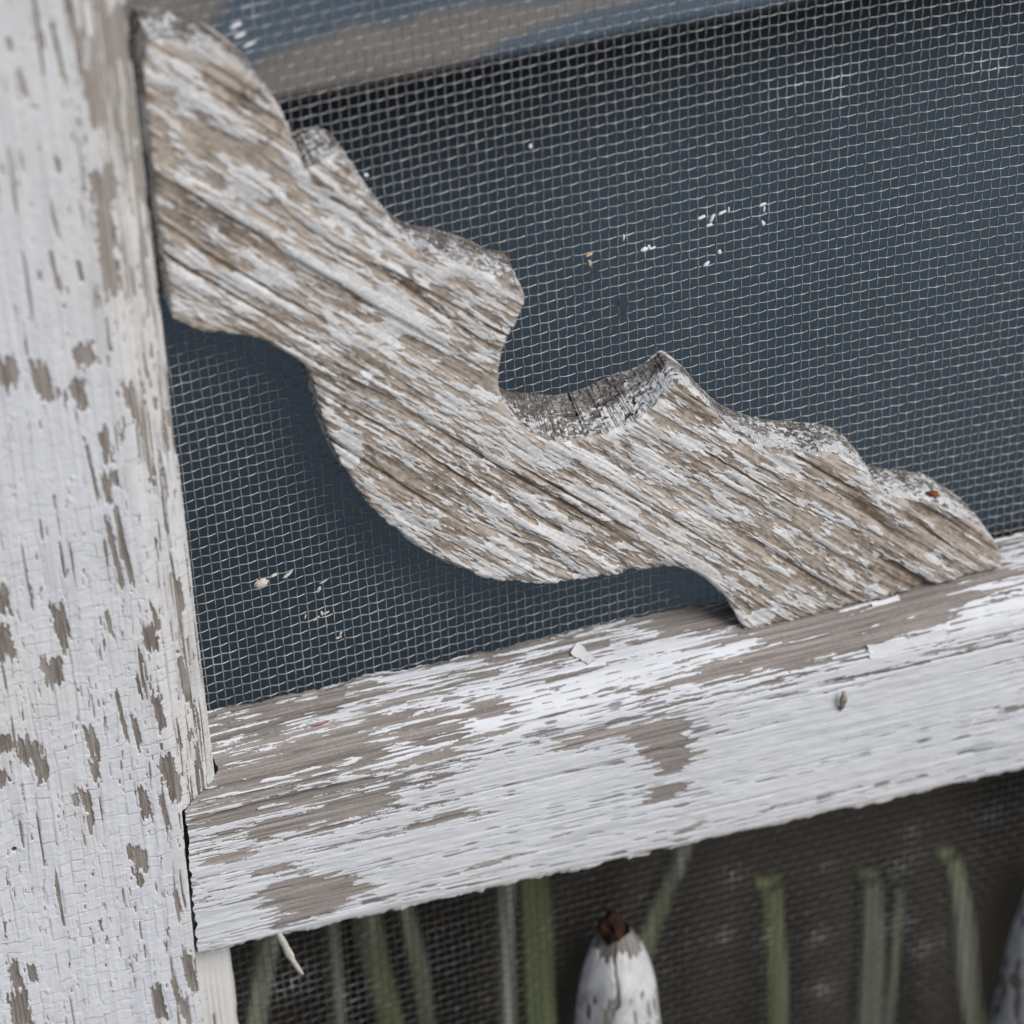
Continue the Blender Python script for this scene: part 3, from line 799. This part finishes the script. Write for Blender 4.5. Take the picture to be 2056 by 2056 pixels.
# --- turned spindles of the lower panel ---------------------------------------------------------------
def build_spindle(prof_px, axis_px, yc, seed, rot_tip=True, extra=()):
    """prof_px: (v, half width in px); axis: two pixels on the axis"""
    (ua, va), (ub, vb) = axis_px
    zr = []
    for v, hw in prof_px:
        u = ua + (ub - ua) * (v - va) / (vb - va)
        q = at(u, v, yc)
        zr.append((q[0], q[2], hw / 12.3))
    x0, z0, r0 = zr[-1]
    zr += [(x0, z0 - dz, rr) for dz, rr in extra]
    zr = np.array(zr)
    zz = np.arange(zr[0, 1], zr[-1, 1], -.2)
    xx = np.interp(-zz, -zr[:, 1], zr[:, 0]); rr = np.interp(-zz, -zr[:, 1], zr[:, 2])
    k = np.ones(9) / 9
    rr = np.convolve(np.pad(rr, 4, mode='edge'), k, 'valid')
    th = np.linspace(0, 2 * np.pi, 121)
    Z, T = np.meshgrid(zz, th, indexing='ij')
    A = T * 6.0
    lo = lambda f, g, s: vn(np.cos(T) * f * 2 + 9, np.sin(T) * f * 2 + 5 + Z * g, s)
    p = .75 + .4 * lo(1.0, .25, seed) + .35 * vn(A * .9, Z * .16, seed + 1) - .25 * sst(Z, zr[0, 1] - 18, zr[0, 1] - 26)
    crk = np.exp(-((T - 4.30 + .10 * vn(Z * .35, 1., seed + 3)) / .04) ** 2) * sst(Z, zr[0, 1] - 17, zr[0, 1] - 14)
    chips = sst(vn(A * 1.3, Z * .22, seed + 4) + .3 * vn(A * 2, Z * .6, seed + 9), .34, .7) * sst(Z, zr[0, 1] - 9, zr[0, 1] - 13)
    p = p - 1.2 * crk - 1.5 * chips - 1.6 * sst(Z + 1.6 * vn(A * .9, Z * .5, seed + 12), zr[0, 1] - 4.5, zr[0, 1] - 2)
    h = .12 * sst(p, -.1, .1) - .5 * crk + .06 * vn(A, Z * .1, seed + 5) + .12 * vn(np.cos(T) * 2, np.sin(T) * 2 + Z * .1, seed + 6)
    fac = (np.abs(np.cos(T - .5)) ** 2.7 + np.abs(np.sin(T - .5)) ** 2.7) ** (-1 / 2.7) * .95
    R = rr[:, None] * fac + h * np.minimum(1, rr[:, None] / 2)
    co = np.stack([xx[:, None] + R * np.cos(T), yc + R * np.sin(T), Z], -1).reshape(-1, 3)
    me = raw_mesh('spindle', co, grid_faces(*Z.shape), dict(paint=p, wood=.35 + .35 * vn(A, Z * .1, seed + 7), warm=np.full(Z.shape, .15), grime_shade=np.clip(.12 + .16 * lo(1, .3, seed + 8) + .12 * vn(A * 1.2, Z * .9, seed + 10), 0, .6)))
    o = add('spindle', me, M_SPINDLE, door)
    return o, zr
sp1, zr1 = build_spindle([(1866, 26), (1878, 38), (1900, 50), (1930, 63), (1965, 74), (2000, 81), (2040, 86), (2075, 88)], ((1238, 1850), (1241, 2056)), -8.0, 526,
                         extra=((8, 7.2), (14, 6.6), (18, 5.0), (22, 6.6), (32, 7.2), (70, 7.2), (104, 7.2)))
tip = at(1229, 1855, -8)
add('rotten_tip', blob_mesh('rotten_tip', (tip[0], -8.6, tip[2] - .4), 2.55, 540, (.88, .9, 1.3), .34, 5, -.08), M_ROT, sp1)
sp2, zr2 = build_spindle([(1690, 8), (1720, 24), (1790, 56), (1860, 84), (1930, 108), (2000, 130), (2056, 146), (2110, 155)], ((2110, 1690), (2122, 2056)), -8.0, 560,
                         extra=((20, 12.6), (50, 11), (80, 8), (110, 7.5)))

# --- the rest of the door's frame, out of the picture -----------------------------------------------------
def framed(name, lo, hi, mat, seed):
    me = box_mesh(name, lo, hi, 1.2)
    n = len(me.vertices)
    for kname, val in (('paint', .8), ('wood', .5), ('warm', .1), ('grime_shade', .08)):
        a_ = me.attributes.new(kname, 'FLOAT', 'POINT')
        a_.data.foreach_set('value', np.full(n, val, np.float32))
    return add(name, me, mat, door)
framed('stile', (166.2, -16, -858), (214, 4, 226), M_STILE, 1)
framed('top_rail', (-53.5, -15.6, 187), (166, 3.4, 225.5), M_RAIL, 2)
framed('kick_panel', (-53.2, -13, -857), (166, 3.2, -213.5), M_STILE, 3)

# ------------------------------------------------------------------ loose bits lying on the rail
def on_rail(u, v):
    ys = np.arange(-15.8, -.6, .05)
    P = np.array([at(u, v, y) for y in ys])
    k = np.argmin(np.abs(P[:, 2] - np.array([rail_surface(p[0], y) for p, y in zip(P, ys)])))
    return P[k]
def flake(name, corners, seed, lift=(.25, .25, .25, .25), th=.16, curl=.25):
    """a curled chip of paint lying on the rail; corners in order, read off the photograph; lift in mm"""
    C = np.array([on_rail(*c) for c in corners]) + np.array([[0, -.3 * l, l] for l in lift])
    n, m = 24, 12
    U, V = np.meshgrid(np.linspace(0, 1, n), np.linspace(0, 1, m), indexing='ij')
    U2 = np.clip(U + .03 * vn(V * 5, 1., seed), 0, 1.02); V2 = V + .08 * vn(U * 6, 4., seed + 1) * (V - .5) * 2
    u, v = U2[..., None], V2[..., None]
    P = C[0] * (1 - u) * (1 - v) + C[1] * u * (1 - v) + C[2] * u * v + C[3] * (1 - u) * v
    bend = curl * (4 * (U - .5) ** 2 - .3 + .5 * vn(U * 2, V * 2, seed + 2))
    P = P + np.stack([0 * bend, -.5 * bend, bend], -1)
    top = P.reshape(-1, 3); bot = top + np.array([0, th * .5, -th])
    k = n * m
    f = grid_faces(n, m, flip=True); idx = np.arange(k).reshape(n, m)
    rim = np.concatenate([idx[:-1, 0], idx[-1, :-1], idx[:0:-1, -1], idx[0, :0:-1]]); r2 = np.roll(rim, -1)
    me = raw_mesh(name, np.concatenate([top, bot]), np.concatenate([f, f[:, ::-1] + k, np.stack([rim, rim + k, r2 + k, r2], -1)]), smooth=False)
    return add(name, me, M_FLAKE)
G = 'loose paint chips on the rail'
tag(flake('paint_chip', [(1144, 1314), (1180, 1338), (1197, 1327), (1159, 1295)], 601, (.6, .5, .6, .8), curl=.1), 'small tilted white paint chip left of the bracket foot, on bare rail', 'paint chip', G)
tag(flake('paint_chip', [(1745, 1328), (1905, 1284), (1902, 1268), (1739, 1303)], 605, (.7, .5, .5, .9), curl=.2), 'long white paint chip lying right of the wood splinter', 'paint chip', G)
tag(flake('paint_chip', [(1752, 1221), (1808, 1207), (1804, 1196), (1748, 1213)], 609, (.3, .2, .2, .3), curl=.1), 'narrow white paint chip close under the foot of the bracket', 'paint chip', G)

def sliver(name, pts, r, mat, seed):
    """a tapering splinter through mm points"""
    P, s = resample(smooth_line(pts, 2), .25)
    n = len(P); ns = 6
    tng = np.gradient(P, axis=0); tng /= np.linalg.norm(tng, axis=1)[:, None]
    a = np.cross(tng, [.3, 1, .2]); a /= np.linalg.norm(a, axis=1)[:, None]
    b = np.cross(tng, a)
    u = np.linspace(0, 1, n)
    rad = r * np.interp(u, [0, .2, .7, 1], [.35, .8, 1, .45]) * (1 + .25 * vn(u * 7, 2., seed))
    an = np.arange(ns) / ns * 2 * np.pi
    ring = P[:, None] + rad[:, None, None] * (np.cos(an)[None, :, None] * a[:, None] + .45 * np.sin(an)[None, :, None] * b[:, None])
    i = np.arange(n * ns).reshape(n, ns); j = np.roll(i, -1, 1)
    f = [list(q) for q in np.stack([i[:-1], j[:-1], j[1:], i[1:]], -1).reshape(-1, 4)] + [list(i[0][::-1]), list(i[-1])]
    return raw_mesh(name, ring.reshape(-1, 3), f)
a, b = at(1689, 1432, -16.6), at(1694, 1388, -17.6)
tag(add('wood_splinter', sliver('wood_splinter', [a + [0, .5, 0], (a + b) / 2 + [0, -.3, 0], b], .55, M_SPLINT, 620), M_SPLINT), 'grey wood splinter standing up from the face of the rail', 'splinter')
a, b = at(622, 1449, -9.5), at(660, 1441, -9.5)
za = rail_surface(a[0], -9.5) + .35
tag(add('red_thread', sliver('red_thread', [[a[0], -9.3, za], [a[0] + 1.4, -9.8, za + .1], [b[0], -9.2, rail_surface(b[0], -9.5) + .4]], .13, M_RED, 630), M_RED), 'thin red thread caught on the rail near the stile', 'thread')
# peeling sliver hanging off the rail's lower edge
pts = [at(u, v, -15.6) for u, v in ((552, 1862), (570, 1893), (582, 1918), (592, 1932), (603, 1946))]
pts = [p + np.array([0, -.3 * i, 0]) for i, p in enumerate(pts)]
add('peeling_sliver', sliver('peeling_sliver', pts, .62, M_BEIGE, 640), M_BEIGE, rail)

# ------------------------------------------------------------------ behind the screen
blue = bpy.data.objects.new('blue_door', None)
COL.objects.link(blue)
tag(blue, 'dark blue painted door with a worn grey rail, blurred behind the upper screen', 'door', kind='thing')
YD = 300.0
add('panel', box_mesh('panel', (-800, YD, -895), (900, YD + 20, 800), 0), M_BLUE_PANEL, blue)
def build_ledge():
    yb = YD - 42
    l0, l1 = at(560, 215, yb), at(1640, 10, yb)
    sl = (l1[2] - l0[2]) / (l1[0] - l0[0])
    xs = np.concatenate([np.linspace(-800, -60, 20)[:-1], np.arange(-60, 140, .8), np.linspace(140, 900, 30)[1:]])
    zz = np.arange(0, 90, .8)
    X, H = np.meshgrid(xs, zz, indexing='ij')
    Zb = l0[2] + np.where(np.abs(X) < 150, sl * (X - l0[0]), sl * (np.clip(X, -150, 150) - l0[0]))
    # worn grey patch, traced as a band
    def pp(u, v): return at(u, v, yb)
    cl = np.array([pp(u, v) for u, v in ((520, 175), (640, 150), (800, 115), (920, 80), (1010, 45), (1150, 15), (1300, -15))])
    hw = np.array([6.5, 9.0, 9.5, 8.5, 4.0, 1.6, .8])
    cz = np.interp(X, cl[:, 0], cl[:, 2]); w = np.interp(X, cl[:, 0], hw)
    worn = (1 - np.abs(Zb + H - cz) / w) * 1.2
    worn = np.where(X < cl[0, 0] - 3, -1, np.where(X > cl[-1, 0] + 40, -1, worn))
    a, b_ = pp(330, 20)[0], pp(330, 20)[2]
    worn = np.maximum(worn, (1 - np.hypot((X - a) / 14, (Zb + H - b_) / 7)) * .6)
    Y = yb + np.where(H < 3, (3 - H) * .6, 0)
    co = np.stack([X, Y, Zb + H], -1).reshape(-1, 3)
    nb = len(xs)
    # underside back to the panel
    und = np.stack([xs, np.full(nb, YD), Zb[:, 0]], -1)
    f = grid_faces(*X.shape)
    i0 = np.arange(nb) * len(zz); k = len(co)
    fu = np.stack([i0[:-1], k + np.arange(nb - 1), k + np.arange(1, nb), i0[1:]], -1)
    me = raw_mesh('door_rail', np.concatenate([co, und]), np.concatenate([f, fu]), dict(worn=np.concatenate([worn.ravel(), np.full(nb, -1)])))
    add('door_rail', me, M_BLUE_RAIL, blue)
build_ledge()

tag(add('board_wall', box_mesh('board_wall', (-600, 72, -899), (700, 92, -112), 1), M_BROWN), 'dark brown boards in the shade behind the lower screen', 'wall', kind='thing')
STAKES = [((728, 1790), (768, 2056), 62, 'wide pale grey-green mossy stake left of the bright green one'),
          ((1064, 1690), (1078, 2056), 70, 'bright green mossy stake just left of the pointed spindle'),
          ((1390, 1640), (1262, 1960), 52, 'mossy stake leaning to the right behind the tip of the spindle'),
          ((1543, 1772), (1548, 2056), 46, 'dim narrow green stake right of the pointed spindle'),
          ((1745, 1760), (1733, 2056), 62, 'pale grey-green stake with a square cut top'),
          ((1910, 1712), (1960, 2056), 58, 'yellow-green mossy stake leaning left by the right edge'),
          ((540, 1860), (520, 2056), 40, 'dark green stake beside the lower stop moulding'),
          ((668, 1830), (690, 2056), 26, 'thin dull stake left of the wide pale one'),
          ((812, 1800), (842, 2056), 44, 'greenish stake right of the wide pale one'),
          ((1012, 1720), (1018, 2056), 30, 'narrow pale grey stake close left of the bright green one'),
          ((1800, 1765), (1786, 2056), 20, 'thin grey stake close right of the square topped one')]
for i, (pa, pb, w, lab) in enumerate(STAKES):
    ys = 44.0 + (i % 3) * 6
    a, b = at(*pa, ys), at(*pb, ys)
    hw = w / 2 / 11.2
    dirv = (b - a) / (a[2] - b[2])
    n, m = 240, 21
    t = np.concatenate([np.linspace(0, 130, n), np.linspace(130, a[2] + 899, 30)[1:]])
    th = np.linspace(0, 2 * np.pi, m)
    T, A = np.meshgrid(t, th, indexing='ij')
    ca, sa = np.cos(A), np.sin(A)
    sup = lambda c: np.sign(c) * np.abs(c) ** .45
    lean = np.where(T < 130, T, 130)
    wob = .5 * vn(T * .05, 1. + i, 700 + i)
    rg = 1 + .10 * vn(A * 1.5, T * .02, 710 + i)
    X = a[0] + dirv[0] * lean + hw * sup(ca) * rg * (1 - .12 * (i % 3) * sst(T, 25, 0)) + wob + 1.6 * hsh(i, 3, 740) * np.sin(lean / 130 * 3.1)
    Y = ys + 2.0 * sup(sa) * rg + .5 * vn(A * 6, 1.0 + T * .004, 730 + i)
    Z = a[2] - T + sst(T, 6, 0) * (1.6 * hsh(i, 7, 741) * ca + .9 * vn(A * 1.5, 3., 720 + i))
    co = np.stack([X, Y, Z], -1).reshape(-1, 3)
    f = [list(q) for q in grid_faces(*T.shape, flip=True)] + [list(range(m - 1))]
    tag(add('mossy_stake', raw_mesh('mossy_stake', co, f), M_MOSS), lab, 'stake', 'mossy stakes behind the lower screen')
